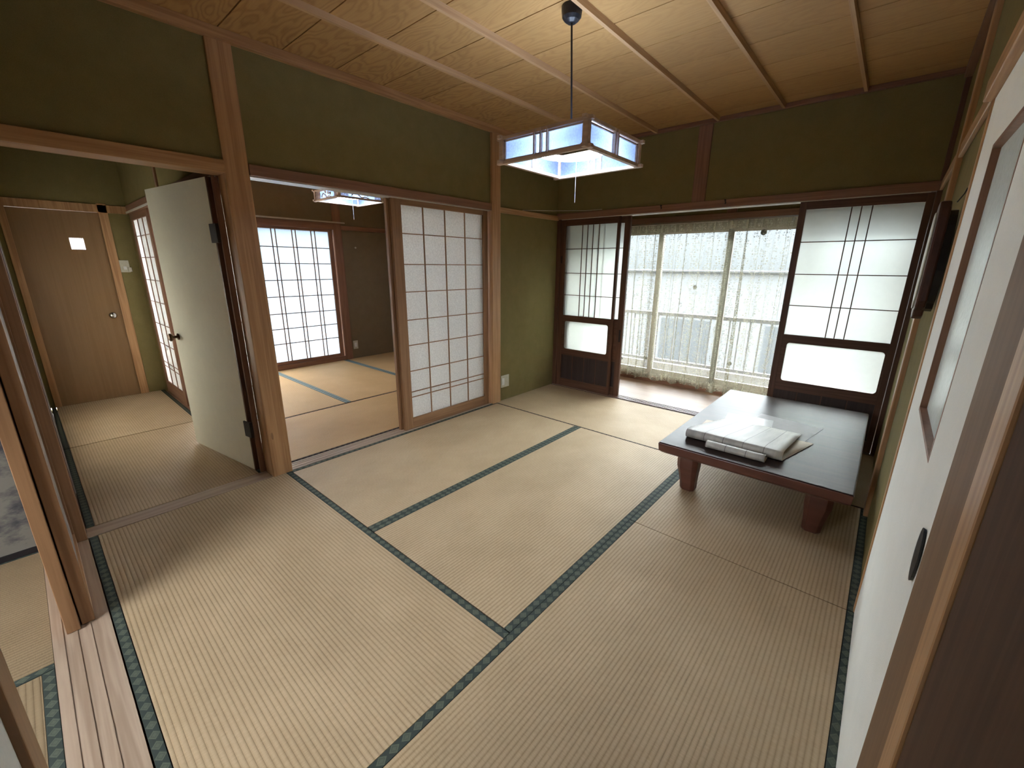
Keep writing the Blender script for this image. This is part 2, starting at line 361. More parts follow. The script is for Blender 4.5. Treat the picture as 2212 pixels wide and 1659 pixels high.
# lintels
def beam(nm, b, mat, lab, bev=.003): return struct(MB().box(*b).build(nm, mat, bevel=bev), lab, 'lintel')
l1 = MB()
l1.box(-.115, .018, -2.84, -.985, LB, LT)
kam = struct(l1.build('trim_4', 'red_y', bevel=.003), 'lintel with pale grooves above the shoji opening', 'lintel')
for xx in (-.085, -.05, -.018): MB().box(xx-.012, xx+.012, -2.84, -.985, LB-.006, LB).build('groove_strip', 'greystripe', kam)
beam('trim_5', (-.115, .018, -3.79, -2.955, LB-.005, LT), 'post_y', 'lintel above the hallway opening')
beam('trim_6', (0, .018, -.88, 0, LB-.01, LT-.02), 'post_y', 'thin rail along the olive wall left of the window')
# cornice
beam('trim_7', (0, .035, -3.9, 0, H-.05, H), 'post_y', 'cornice along the top of the left wall')
beam('trim_8', (.035, XR, -.03, 0, H-.03, H), 'red_x', 'cornice above the veranda opening')
beam('trim_9', (XR-.035, XR, -3.9, 0, H-.05, H), 'red_y', 'cornice along the top of the right wall')
# sills
sill = struct(MB().box(-.115, 0, -2.84, -.985, -.045, .0).build('trim_10', 'sill_y'), 'worn grooved sill under the shoji', 'sill')
for xx in (-.10, -.068, -.036, -.006): MB().box(xx-.004, xx+.004, -2.84, -.985, 0, .004).build('track_rib', 'sill_y', sill)
struct(MB().box(-.115, -.005, -3.79, -2.955, -.045, .001).build('trim_11', 'sill_y', bevel=.002), 'flat wooden threshold of the hallway opening', 'sill')

# ---- veranda-side wall (y=0)
struct(MB().box(0, XR+.1, 0, .08, LT, H).build('wall_front', 'wall'), 'olive plaster band above the veranda shoji', 'wall')
post('trim_12', 1.335, 1.44, -.012, .09, LT, H, 'short cedar strut above the middle of the veranda opening', 'red_z')
kv = struct(MB().box(0, XR, -.015, .105, LB, LT).build('trim_13', 'red_x', bevel=.003), 'reddish lintel above the veranda shoji', 'lintel')
for yy in (.012, .045, .078): MB().box(.05, XR-.05, yy-.010, yy+.010, LB-.005, LB).build('groove_strip', 'greystripe', kv)
sv = struct(MB().box(0, XR, 0, .105, -.045, .002).build('trim_14', 'sill_x'), 'grooved sill of the veranda shoji', 'sill')
for yy in (.006, .036, .066, .096): MB().box(.05, XR-.03, yy-.004, yy+.004, .002, .006).build('track_rib', 'dark_x', sv)
post('trim_15', -.06, .045, .0, .105, 0, LB, 'dark jamb left of the veranda shoji', 'dark_z')
post('trim_16', XR-.025, XR+.06, -.005, .105, 0, H, 'dark jamb right of the veranda shoji', 'dark_z')

# ---- right wall
struct(MB().box(XR, XR+.08, -1.87, 0, -.2, H).box(XR, XR+.08, -3.95, -1.87, LT, H).build('wall_right', 'wall'), 'olive plaster wall on the right', 'wall')
post('trim_17', XR-.02, XR+.1, -1.03, -.925, 0, H, 'cedar post in the middle of the right wall')
post('trim_18', XR-.012, XR+.06, -1.90, -1.865, 0, LB, 'slim jamb beside the white sliding door')
beam('trim_19', (XR-.016, XR, -.925, 0, LB, LT), 'post_y', 'rail on the right wall near the veranda')
beam('trim_20', (XR-.016, XR, -1.865, -1.03, LB, LT), 'post_y', 'rail on the right wall between post and door')
beam('trim_21', (XR-.03, XR+.06, -3.9, -1.865, LB, LT), 'post_y', 'lintel above the white sliding door')
post('trim_22', XR-.016, XR+.06, -3.145, -3.075, 0, LB, 'pale jamb post at the near side of the white door')
struct(MB().box(XR-.012, XR+.06, -3.95, -3.15, 0, LB).build('wall_right', 'darkboard'), 'dark brown board panel beside the camera on the right', 'wall')
beam('trim_23', (XR-.006, XR+.06, -3.15, -1.87, -.045, .003), 'sill_y', 'sill under the white sliding door')
struct(MB().box(XR+.08, XR+.12, -4.0, .1, 0, H).build('wall_right', 'wall_brown'), 'wall surface behind the right sliding door', 'wall')

# ---- near doorway at y=-3.8 (camera stands in it)
sn = struct(MB().box(.01, XR+.06, -3.94, -3.79, -.045, .001).build('trim_24', 'sill_x'), 'wide worn sill of the near doorway', 'sill')
for yy in (-3.915, -3.88, -3.845): MB().box(.01, XR, yy-.003, yy+.003, .001, .003).build('track_rib', 'sill_x', sn)
struct(MB().box(-.1, XR+.1, -3.93, -3.82, LT, H).build('wall_back', 'wall'), 'olive plaster band above the near doorway', 'wall')
beam('trim_25', (0, XR+.06, -3.94, -3.79, LB, LT), 'post_x', 'lintel above the near doorway')

# ------------------------------------------------------------------ tatami mats
def mat(cx, cy, L, Wd, rz, label, hemmat='hem', body='tatami', z=0.0, hems=(1, 1), hw=.03, group='tatami mats of the main room'):
    r = empty('tatami_mat', label, 'tatami mat', (cx, cy, z), rz, group)
    g = .0012
    MB().box(-L/2+g, L/2-g, -Wd/2+g+(hw if hems[0] else 0), Wd/2-g-(hw if hems[1] else 0), -.045, 0).build('woven_surface', body, r)
    for sgn, on in ((-1, hems[0]), (1, hems[1])):
        if not on: continue
        b = MB().box(-L/2+g, L/2-g, -hw/2, hw/2-g, -.045, .0015)
        o = b.build('cloth_border', hemmat, r, bevel=.001); o.location = (0, sgn*(Wd/2-hw/2), 0)
    return r
X1, X2 = .948, 1.88
XE = XR
mat(XE/2, -.475, XE, .93, 0, 'tatami mat lying across the far end beside the veranda sill', 'hemdark', hems=(1, 1), hw=.012)
# mats 1,2 along y
mat(X1/2, -1.895, 1.905, X1, pi/2, 'tatami mat in front of the shoji opening', hems=(1, 1))
mat((X1+X2)/2, -1.895, 1.905, X2-X1, pi/2, 'tatami mat in the centre of the room between two mats', hems=(1, 1))
mat(X2/2, -3.318, X2, .935, 0, 'tatami mat in the near left in front of the hallway opening')
mat((X2+XE)/2, -1.42, .955, XE-X2, pi/2, 'tatami mat under the front half of the low table')
mat((X2+XE)/2, -2.845, 1.89, XE-X2, pi/2, 'tatami mat in the near right beside the white door')
# hallway
mat(-.82, -3.375, 1.40, .82, 0, 'tatami mat at the near end of the hallway', group='tatami mats of the hallway')
mat(-2.20, -3.375, 1.34, .82, 0, 'tatami mat at the far end of the hallway before the brown door', group='tatami mats of the hallway')
# room beyond
G2 = 'tatami mats of the room beyond the shoji'
mat(-.585, -1.47, 2.76, .92, pi/2, 'sheeny tatami mat just beyond the shoji sill', 'hemdark', 'tatami2', hw=.018, group=G2)
mat(-1.96, -2.385, 1.81, 1.0, 0, 'tatami mat left under the bright shoji window', 'hem2', 'tatami2', group=G2)
mat(-1.96, -1.42, 1.81, .93, 0, 'golden tatami mat in the middle of the room beyond', 'hem2', 'tatami2', group=G2)
mat(-1.96, -.48, 1.81, .93, 0, 'tatami mat by the brown wall and outlet of the room beyond', 'hem2', 'tatami2', group=G2)
# room behind the near doorway
G3 = 'tatami mats behind the near doorway'
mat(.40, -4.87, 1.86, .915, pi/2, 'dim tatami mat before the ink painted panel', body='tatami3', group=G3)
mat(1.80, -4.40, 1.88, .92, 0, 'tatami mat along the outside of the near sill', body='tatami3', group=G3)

# ------------------------------------------------------------------ shoji panels
def shoji(name, label, plane, pos, a0, a1, z0, z1, glass, vbars, hbars, fm='frame', pane='washi', thick=.028, bar=.006, kind='structure', cat='sliding door', panel=None, lower=None, vax=None):
    """plane 'x': panel lies in plane x=pos and spans a0..a1 in y. glass=(g0,g1,gz0,gz1)"""
    r = empty(name, label, cat, (0, 0, 0), 0, None, kind)
    def bx(b, u0, u1, d0, d1, w0, w1):
        if plane == 'x': b.box(pos+d0, pos+d1, u0, u1, w0, w1)
        else: b.box(u0, u1, pos+d0, pos+d1, w0, w1)
        return b
    hax = 'y' if plane == 'x' else 'x'
    g0, g1, gz0, gz1 = glass; t = thick/2
    bx(MB(), a0, g0, -t, t, z0, z1).build('stile', fm+'_z', r, bevel=.002)
    bx(MB(), g1, a1, -t, t, z0, z1).build('stile', fm+'_z', r, bevel=.002)
    bx(MB(), g0, g1, -t, t, gz1, z1).build('top_rail', fm+'_'+hax, r, bevel=.002)
    bot = lower[0] if lower else gz0
    if not lower: bx(MB(), g0, g1, -t, t, z0, gz0).build('bottom_rail', fm+'_'+hax, r, bevel=.002)
    bx(MB(), g0-.004, g1+.004, -.003, .0, gz0-.004, gz1+.004).build('pane', pane, r)
    s = -1 if plane == 'y' else 1
    b = MB()
    for v in vbars: bx(b, v-bar/2, v+bar/2, min(0, s*.010), max(0, s*.010)+.0001, gz0, gz1)
    for h in hbars: bx(b, g0, g1, min(0, s*.008), max(0, s*.008)+.0001, h-bar/2, h+bar/2)
    b.build('lattice', fm+'_z', r)
    if lower:   # (top of lower frosted light, its bottom, g0,g1, skirting z0,z1)
        lt, lb, l0, l1, kz0, kz1 = lower
        # rails as pieces round a rounded-corner light
        R = .022; seg = 6; outer = [(g0, kz1), (g1, kz1), (g1, gz0), (g0, gz0)]
        inner = []
        for cx, cz, st in ((l1-R, lb+R, -90), (l1-R, lt-R, 0), (l0+R, lt-R, 90), (l0+R, lb+R, 180)):
            for i in range(seg+1):
                a = radians(st+90*i/seg); inner.append((cx+R*cos(a), cz+R*sin(a)))
        bm = MB(); B = bm.bm
        def P(u, w, d): return (pos+d, u, w) if plane == 'x' else (u, pos+d, w)
        for d in (-t, t):
            iv = [B.verts.new(P(u, w, d)) for u, w in inner]
            cs = [B.verts.new(P(u, w, d)) for u, w in ((g1, kz1), (g1, gz0), (g0, gz0), (g0, kz1))]
            L = len(iv)
            for q in range(4):
                for i in range(seg): B.faces.new((iv[q*(seg+1)+i], iv[q*(seg+1)+i+1], cs[q]))
                j = (q*(seg+1)+seg); B.faces.new((iv[j], iv[(j+1) % L], cs[(q+1) % 4], cs[q]))
            if d == -t: first = iv
            else:
                for i in range(L): B.faces.new((first[i], first[(i+1) % L], iv[(i+1) % L], iv[i]))
        bmesh.ops.recalc_face_normals(B, faces=B.faces)
        bm.build('middle_rail', fm+'_'+hax, r)
        bx(MB(), l0-.006, l1+.006, -.003, 0, lb-.006, lt+.006).build('lower_pane', pane, r)
        bx(MB(), g0, g1, -.004, .004, kz0-.003, kz1+.003).build('skirting_board', 'skirt', r)
        b = MB(); n4 = 4
        for i in range(1, n4): u = g0+(g1-g0)*i/n4; bx(b, u-.003, u+.003, -.008, -.004, kz0, kz1)
        b.build('skirting_strip', fm+'_z', r)
        bx(MB(), g0, g1, -t, t, z0, kz0).build('bottom_rail', fm+'_'+hax, r, bevel=.002)
    return r
M['skirt'] = wood('skirting_dark', (.040, .026, .022), (.062, .04, .034), 2, .4)
rows8 = [1.50, 1.285, 1.085, .875, .68, .475, .305, .262]
shoji('door_1', 'shoji panel with four columns of panes right of the wide opening', 'x', -.035, -1.955, -1.0, .002, LB-.004, (-1.875, -1.055, .09, 1.692), [-1.68, -1.47, -1.26], rows8)
shoji('door_2', 'shoji panel slid behind the front shoji', 'x', -.075, -1.97, -1.03, .002, LB-.004, (-1.93, -1.08, .09, 1.692), [-1.715, -1.505, -1.295], rows8)
# veranda shoji (dark frames, frosted glass)
lowL = (.718, .42, .125, .645, .085, .352); vb = [.294, .354, .415, .482]; hb = [1.449, 1.212, .990]
shoji('door_3', 'dark framed glass shoji at the left of the veranda opening', 'y', .028, .045, .6985, .002, LB-.004, (.10, .672, .78, 1.672), vb, hb, 'dark', 'frost', lower=lowL)
shoji('door_4', 'dark framed glass shoji slid behind the left one', 'y', .066, .085, .785, .002, LB-.004, (.13, .727, .78, 1.672), [x+.04 for x in vb], hb, 'dark', 'frost', lower=(.718, .42, .16, .69, .085, .352))
vb = [2.397, 2.449, 2.505]
shoji('door_5', 'wide dark framed glass shoji behind the low table', 'y', .028, 2.098, XR-.027, .002, LB-.004, (2.140, 2.757, .793, 1.678), vb, [1.459, 1.235, 1.010], 'dark', 'frost', lower=(.731, .436, 2.17, 2.745, .085, .36))
# metal catch on left shoji, finger pulls
MB().box(.058, .068, .008, .014, 1.31, 1.38).build('catch', 'iron', bpy.data.objects['door_3'])
MB().box(.752, .768, .048, .0525, .56, .68).build('finger_pull', 'iron', bpy.data.objects['door_4'])

# ---- wall between hallway and the room beyond (y -2.95..-2.86)
struct(MB().box(-2.95, -.115, -2.95, -2.86, LT, 2.44).box(-2.95, -2.79, -2.95, -2.86, -.3, LT).build('wall_hall_right', 'wall'), 'olive wall above the hallway shoji', 'wall')
kh = struct(MB().box(-2.79, -.115, -2.965, -2.86, 1.72, LT).build('trim_26', 'red_x', bevel=.002), 'lintel above the hallway shoji', 'lintel')
MB().box(-2.79, -.115, -2.972, -2.965, 1.722, 1.738).build('groove_strip', 'greystripe', kh)
struct(MB().box(-2.80, -.115, -2.965, -2.86, -.045, .002).build('trim_27', 'red_x'), 'sill under the hallway shoji', 'sill')
post('trim_28', -1.50, -1.455, -2.962, -2.86, LT, 2.3, 'slim strut above the hallway shoji', 'red_z')
hr = [1.52, 1.33, 1.13, .93, .72, .52, .33, .285]
shoji('door_7', 'narrow looking shoji with red brown frame at the far end of the hallway', 'y', -2.935, -2.79, -2.02, .002, 1.718, (-2.73, -2.10, .12, 1.66), [-2.52, -2.31], hr, 'red', 'washi')
shoji('door_8', 'second hallway shoji overlapping behind the first', 'y', -2.895, -2.60, -1.82, .002, 1.718, (-2.54, -1.90, .12, 1.66), [-2.33, -2.12], hr, 'red', 'washi')
shoji('door_9', 'hallway shoji behind the cream hinged door', 'y', -2.895, -1.02, -.12, .002, 1.718, (-.94, -.13, .12, 1.66), [-.74, -.53, -.33], hr, 'red', 'washi')

# ---- hallway end wall x=-2.87 and door
struct(MB().box(-2.95, -2.87, -3.12, -2.95, -.3, 2.36).box(-2.95, -2.87, -3.9, -3.12, -.3, -.032).box(-2.95, -2.87, -3.9, -3.12, 1.755, 2.36).box(-2.95, -2.87, -3.9, -3.74, 0, 1.755).build('wall_hall_end', 'wall'), 'olive wall at the end of the hallway', 'wall')
dfr = struct(MB().box(-2.95, -2.86, -3.155, -3.09, 0, 1.80).box(-2.95, -2.86, -3.90, -2.95, 1.722, 1.79).box(-2.95, -2.86, -3.76, -3.715, 0, 1.722).build('trim_29', 'post_z', bevel=.002), 'wooden frame around the brown hallway door', 'door frame')
dr = empty('door_10', 'plain brown door with a small bright window at the hallway end', 'door', kind='structure')
b = MB(); a0, a1, z1 = -3.718, -3.150, 1.7195; w0, w1, q0, q1 = -3.385, -3.292, 1.395, 1.495
b.box(-2.915, -2.88, a0, w0, -.03, z1).box(-2.915, -2.88, w1, a1, -.03, z1).box(-2.915, -2.88, w0, w1, -.03, q0).box(-2.915, -2.88, w0, w1, q1, z1)
b.build('door_leaf', 'door_brown', dr)
p = MB().box(-2.91, -2.905, w0, w1, q0, q1)
M['hallpane'] = shade('ribbed_window_glass', (.35, .35, .38), .6, tex=20, contrast=.02)
p.build('window_pane', 'hallpane', dr)
b = MB()
for i in range(1, 8): u = w0+(w1-w0)*i/8; b.box(-2.904, -2.901, u-.0012, u+.0012, q0, q1)
b.build('pane_rib', 'plastic', dr)
MB().lathe([(.012, 0), (.012, .03), (.026, .036), (.030, .05), (.022, .062), (.006, .066)], (-2.88, -3.225, .80), 'x').build('door_knob', 'chrome', dr, smooth=True)
sp = empty('light_switch', 'ivory switch plate on the olive wall right of the brown hallway door', 'switch', (-2.87, -3.055, 1.25))
MB().box(0, .007, -.035, .035, -.055, .055).build('plate', 'plastic', sp, bevel=.002)
MB().box(.007, .012, -.012, .012, -.03, .0).build('rocker', 'white', sp, bevel=.001)
MB().box(.007, .03, .02, .045, -.05, -.01).build('dial', 'plastic', sp, bevel=.002)
# hallway near wall
struct(MB().box(-2.95, -2.25, -3.93, -3.80, -.3, 2.36).box(-1.05, -.12, -3.93, -3.80, -.3, 2.36).box(-2.25, -1.05, -3.93, -3.80, -.3, .3).box(-2.25, -1.05, -3.93, -3.80, 1.35, 2.36).build('wall_hall_left', 'wall'), 'wall along the left side of the hallway', 'wall')
hw = empty('window_4', 'frosted window added in the left wall of the hallway for fill light', 'window', kind='structure')  # made-up window out of view, added to light the hallway and cream door
MB().box(-2.25, -1.05, -3.88, -3.84, .3, .34).box(-2.25, -1.05, -3.88, -3.84, 1.31, 1.35).box(-2.25, -2.21, -3.88, -3.84, .34, 1.31).box(-1.09, -1.05, -3.88, -3.84, .34, 1.31).box(-1.67, -1.63, -3.88, -3.84, .34, 1.31).build('window_frame', 'alu', hw)
M['dimglass'] = shade('dimmed_fill_glass', (.24, .24, .22), .8, tex=30, contrast=.04)  # grey tint only dims the fill from the added hallway window
MB().box(-2.21, -1.67, -3.862, -3.858, .34, 1.31).build('frosted_pane', 'dimglass', hw); MB().box(-1.63, -1.09, -3.862, -3.858, .34, 1.31).build('frosted_pane', 'dimglass', hw)
struct(MB().box(-.62, -.12, -3.80, -3.788, 0, 1.74).build('trim_30', 'dark_z'), 'dark edged strip along the left of the hallway', 'trim')
struct(MB().box(-.66, -.62, -3.80, -3.784, 0, 1.70).build('trim_31', 'greystripe'), 'pale strip along the left of the hallway', 'trim')

# ---- hinged cream door leaf
dl = empty('door_11', 'cream hinged door standing open into the hallway', 'door', (-.165, -2.985, 0), 0, None, 'structure')
dl.rotation_euler.z = math.atan2(-.125, -.80)
MB().box(.0, .80, -.018, .018, .012, 1.725).build('door_leaf', 'leaf', dl)
MB().box(-.012, .0, -.018, .018, .012, 1.725).build('edge_strip', 'dark_z', dl)
for s in (1, -1):
    MB().lathe([(.022, .018), (.022, .022), (.009, .026), (.009, .05), (.024, .055), (.027, .066), (.018, .074), (.005, .076)], (0, 0, 0), 'z').build('door_knob', 'brass', dl, smooth=True)
    k = [o for o in dl.children if o.name.startswith('door_knob')][-1]
    k.rotation_euler = (-pi/2*s, 0, 0); k.location = (.745, 0, .80)
hz = (1.44, .29)
for z in hz: MB().box(-.045, .03, .010, .026, z-.05, z+.05).build('hinge', 'iron', dl, bevel=.002)
post('trim_32', -.135, -.115, -2.985, -2.955, 0, LB, 'door stop strip on the side of the thick post', 'red_z')

# ------------------------------------------------------------------ room beyond the shoji
X3 = -2.87
struct(MB().box(X3-.08, X3, -.85, .12, -.3, 2.44).box(X3-.08, X3, -2.86, -.85, LT, 2.44).box(X3-.08, X3, -2.86, -2.80, -.3, LT).box(X3-.08, X3, -2.80, -.85, -.3, -.045).build('wall_beyond_far', 'wall_brown'), 'brownish plaster wall of the room beyond', 'wall')
struct(MB().box(X3, -.08, .03, .12, -.3, 2.44).build('wall_beyond_right', 'wall_brown'), 'side wall of the room beyond', 'wall')
struct(MB().box(-.10, -.08, -.9, .05, 0, 2.44).build('wall_beyond_near', 'wall_brown'), 'back of the olive wall in the room beyond', 'wall')
post('trim_33', X3-.05, X3+.02, -.945, -.835, 0, 2.375, 'reddish post right of the bright shoji window', 'red_z')
beam('trim_34', (X3, X3+.018, -.835, .03, 1.715, 1.77), 'red_y', 'rail along the brown wall of the room beyond')
beam('trim_35', (X3-.08, X3+.02, -2.86, -.945, 1.713, LT), 'red_y', 'lintel above the bright shoji window')
beam('trim_36', (X3-.06, X3+.02, -2.86, -.945, -.045, .06), 'red_y', 'sill of the bright shoji window')
wr = [1.48, 1.288, 1.092, .895, .69, .505, .32]
shoji('window_1', 'bright shoji window with paired vertical bars in the room beyond', 'x', X3-.02, -1.90, -.950, .06, 1.712, (-1.85, -1.005, .098, 1.683), [-1.69, -1.645, -1.455, -1.413, -1.224, -1.177], wr, 'red', 'winpaper', bar=.010, cat='window')
shoji('window_2', 'neighbouring shoji window panel mostly hidden behind the thick post', 'x', X3-.055, -2.82, -1.87, .06, 1.712, (-2.76, -1.93, .098, 1.683), [-2.57, -2.52, -2.33, -2.28, -2.1, -2.05], wr, 'red', 'paleblind', cat='window')
cr = empty('curtain_rail', 'thin metal curtain rail above the bright shoji window', 'curtain rail', (X3+.05, -1.4, 1.80))
MB().box(-.008, .008, -1.3, .60, -.008, .008).build('rail', 'alu', cr)
for yy in (-1.0, -.2, .55): MB().box(-.05, .0, yy-.008, yy+.008, -.005, .005).build('bracket', 'chrome', cr)
oc = empty('wall_outlet', 'white outlet plate low on the brown wall of the room beyond', 'outlet', (X3, -.775, .19))
MB().box(0, .007, -.035, .035, -.058, .058).build('plate', 'plastic', oc, bevel=.002); MB().box(.007, .010, -.016, .016, -.03, .03).build('socket', 'white', oc)
hk = tag(MB().lathe([(.004, 0), (.004, .02), (.012, .024), (.012, .03)], (X3, -.66, 1.50), 'x', 10).build('wall_hook', 'plastic'), 'small pale hook on the brown wall of the room beyond', 'hook')
# exterior behind the hallway door: nothing but sky; eave over the far window
struct(MB().box(-3.9, -2.96, -3.2, .3, 2.50, 2.56).build('trim_37', 'concrete'), 'eave outside the far shoji window', 'eave')

# ------------------------------------------------------------------ veranda
struct(MB().box(-.06, 0, .08, 1.02, 0, 2.26).build('wall_veranda_left', 'wall_brown'), 'end wall at the left of the veranda', 'wall')
struct(MB().box(XR+.0, XR+.08, .105, 1.02, 0, 2.26).build('wall_veranda_right', 'wall_brown'), 'end wall at the right of the veranda', 'wall')
struct(MB().box(0, XR, .92, 1.02, 1.79, 2.26).build('wall_veranda_window', 'wall'), 'wall band above the veranda window', 'wall')
beam('trim_38', (0, XR, .89, 1.02, 1.725, 1.79), 'red_x', 'lintel above the veranda window')
post('trim_39', 1.36, 1.45, .905, 1.02, 1.79, 2.26, 'short strut above the veranda window', 'red_z')
beam('trim_40', (0, XR, .88, 1.02, -.06, .045), 'red_x', 'sill of the veranda window')
win = empty('window_3', 'sliding aluminium window behind the lace curtains', 'window', kind='structure')
MB().box(0, XR, .93, 1.0, 1.66, 1.725).build('window_frame', 'alu', win)
MB().box(0, XR, .93, 1.0, .045, .075).build('window_frame', 'alu', win)
for i, (a, b_) in enumerate(((.01, .745), (.690, 1.44), (1.385, 2.13), (2.075, 2.81))):
    yy = .95 if i in (0, 3) else .98
    MB().box(a, a+.052, yy-.012, yy+.012, .075, 1.66).build('sash_stile', 'alu', win)
    MB().box(b_-.052, b_, yy-.012, yy+.012, .075, 1.66).build('sash_stile', 'alu', win)
    MB().box(a+.052, b_-.052, yy-.012, yy+.012, 1.62, 1.66).box(a+.052, b_-.052, yy-.012, yy+.012, .075, .125).build('sash_rail', 'alu', win)
    MB().box(a+.05, b_-.05, yy-.002, yy+.002, .12, 1.625).build('glass_pane', 'glass', win)
GD = 'round discs stuck on the veranda window glass'
for (x, z, r_, lb) in ((1.135, 1.078, .022, 'grey disc in the middle of the veranda window glass at head height'), (.36, .20, .020, 'grey disc low on the left veranda window pane'), (1.575, .32, .022, 'grey disc low on the right of the middle mullion'), (1.70, 1.60, .026, 'grey disc high on the veranda window glass near the top')):
    yy = .93
    tag(MB().lathe([(r_*.7, 0), (r_, .004), (r_, .007), (r_*.6, .012)], (x, yy, z), 'y', 18).build('window_disc', 'rail'), lb, 'suction disc', GD)
# lace curtains
def curtain(x0, x1, label, ph, y0=.84):
    """gathered lace: S-folds deep enough that the cloth doubles over itself here and there"""
    nx = int((x1-x0)/.0042); nz = 30; bm = bmesh.new(); uvl = bm.loops.layers.uv.new('UVMap'); g = []
    rnd = random.Random(ph); c1, c2, c3 = (rnd.uniform(0, 6.3) for _ in range(3))
    for i in range(nx+1):
        s_ = (x1-x0)*i/nx; x = x0+s_; col = []
        th = 2*pi*s_/.118+1.1*sin(s_*7+c1)+.7*sin(s_*17+c2)
        env = max(0, .55+.6*sin(s_*11+c3)+.25*sin(s_*29+c1))
        for j in range(nz+1):
            v = j/nz; z = .030+v*1.675; t_ = 1-.55*v**4; tw = .5*sin(v*3+c2+s_*4)
            xx = x+.0235*env*t_*sin(th+tw*.4)+.006*sin(th*2.3)
            yy = y0+(.010+.022*env)*t_*cos(th+tw*.4)+.006*sin(th*1.7+v*2)+.008*sin(s_*95)*(v**10)
            xx = min(max(xx, .03), 2.79)
            zz = z+.011*sin(th*.5+ph)*(1-v)**6
            col.append(bm.verts.new((xx, yy, zz)))
        g.append(col)
    for i in range(nx):
        for j in range(nz):
            f = bm.faces.new((g[i][j], g[i+1][j], g[i+1][j+1], g[i][j+1])); f.smooth = True
            for l, (a, b_) in zip(f.loops, ((i, j), (i+1, j), (i+1, j+1), (i, j+1))):
                l[uvl].uv = ((a/nx)*(x1-x0)*1.35, b_/nz*1.675)
    me = bpy.data.meshes.new('lace_curtain'); bm.to_mesh(me); bm.free(); me.materials.append(M['lace'])
    o = bpy.data.objects.new('lace_curtain', me); COL.objects.link(o); return tag(o, label, 'curtain', 'lace curtains of the veranda window')
curtain(.06, 1.46, 'floral lace curtain covering the left half of the veranda window', 3)
curtain(1.42, 2.74, 'floral lace curtain covering the right half of the veranda window', 11, .762)
cr = empty('curtain_rail', 'slim curtain rail carrying the lace curtains', 'curtain rail', (0, .83, 1.712))
MB().box(.03, 2.79, -.01, .01, 0, .014).build('rail', 'chrome', cr)
for x in (.3, 1.4, 2.5): MB().box(x-.008, x+.008, .01, .065, .002, .012).build('bracket', 'chrome', cr)
# small hooks on the lintel
for x, lb in ((1.09, 'left of the two small dark hooks on the veranda lintel'), (1.60, 'right of the two small dark hooks on the veranda lintel')):
    tag(MB().tube([(x, -.015, 1.785), (x, -.032, 1.785), (x+.006, -.040, 1.775), (x+.010, -.036, 1.762), (x+.004, -.028, 1.758)], .0045, 8).build('lintel_hook', 'iron'), lb, 'hook', 'hooks on the veranda lintel')
# thin cord along the lintel corner
tag(MB().tube([(.018, -.58, 1.772), (.16, -.30, 1.783), (.38, -.06, 1.792), (.52, -.018, 1.797)], .0022, 6).build('thin_cord', 'greystripe'), 'thin pale cord strung across the corner at lintel height', 'cord')
# outlet on green wall
oc = empty('wall_outlet', 'ivory outlet plate low on the olive wall beside the post', 'outlet', (0, -.80, .19))
MB().box(0, .007, -.058, .058, -.06, .06).build('plate', 'plastic', oc, bevel=.002)
MB().box(.007, .0095, -.045, -.012, -.035, .035).build('socket', 'white', oc); MB().box(.007, .0095, .012, .045, -.035, .035).build('socket', 'plastic', oc)

# ---- outside
M['dullglass'] = plain('dull_window_glass', (.035, .038, .042), .9, .1)
M['darkroof'] = plain('dark_roof_edge', (.02, .02, .022), .9)
struct(MB().box(-1.6, 4.6, 1.02, 1.95, -.20, -.10).build('floor_balcony', 'concrete'), 'pale balcony floor outside the window', 'floor')
rl = empty('balcony_railing', 'metal balcony railing with vertical bars outside the veranda window', 'railing', (0, 1.85, 0))
MB().box(-1.6, 4.6, -.025, .025, .655, .70).build('top_rail', 'rail', rl); MB().box(-1.6, 4.6, -.02, .02, .03, .07).build('bottom_rail', 'rail', rl)
for i in range(54):
    x = -1.5+i*.112; MB().box(x-.008, x+.008, -.008, .008, .07, .655).build('baluster', 'rail', rl)
for x in (-1.55, .28, 2.2, 4.5): MB().box(x-.025, x+.025, -.02, .02, -.10, .655).build('railing_post', 'rail', rl)
struct(MB().box(-1.8, 4.8, 1.02, 2.05, 2.30, 2.38).build('trim_42', 'concrete'), 'unseen eave added above the balcony to cut steep sky light', 'eave')  # out of view, added to block zenith light on the veranda floor
struct(MB().box(-1.6, 4.6, 1.90, 1.96, -.10, .0).build('trim_41', 'concrete'), 'low kerb at the balcony edge', 'kerb')
nb = empty('neighbour_building', 'pale flat roofed building across from the balcony', 'building', (0, 9, 0))
MB().box(-22, 12, 0, 5, -6, 1.17).build('facade', 'facade', nb); MB().box(-22.1, 12.1, -.12, .05, 1.15, 1.19).build('roof_edge', 'darkroof', nb)
for x in (-14, -11, -8, -5.2, -2.4, .4): MB().box(x, x+1.4, -.02, .05, -1.6, -.2).build('facade_window', 'dullglass', nb)
struct(MB().box(-60, 60, 2, 80, -6.2, -6).build('ground', 'concrete'), 'pale ground far below the balcony', 'ground')
struct(MB().box(-60, -4.5, -40, 40, -6.2, -6).build('ground', 'concrete'), 'pale ground beyond the left window', 'ground')

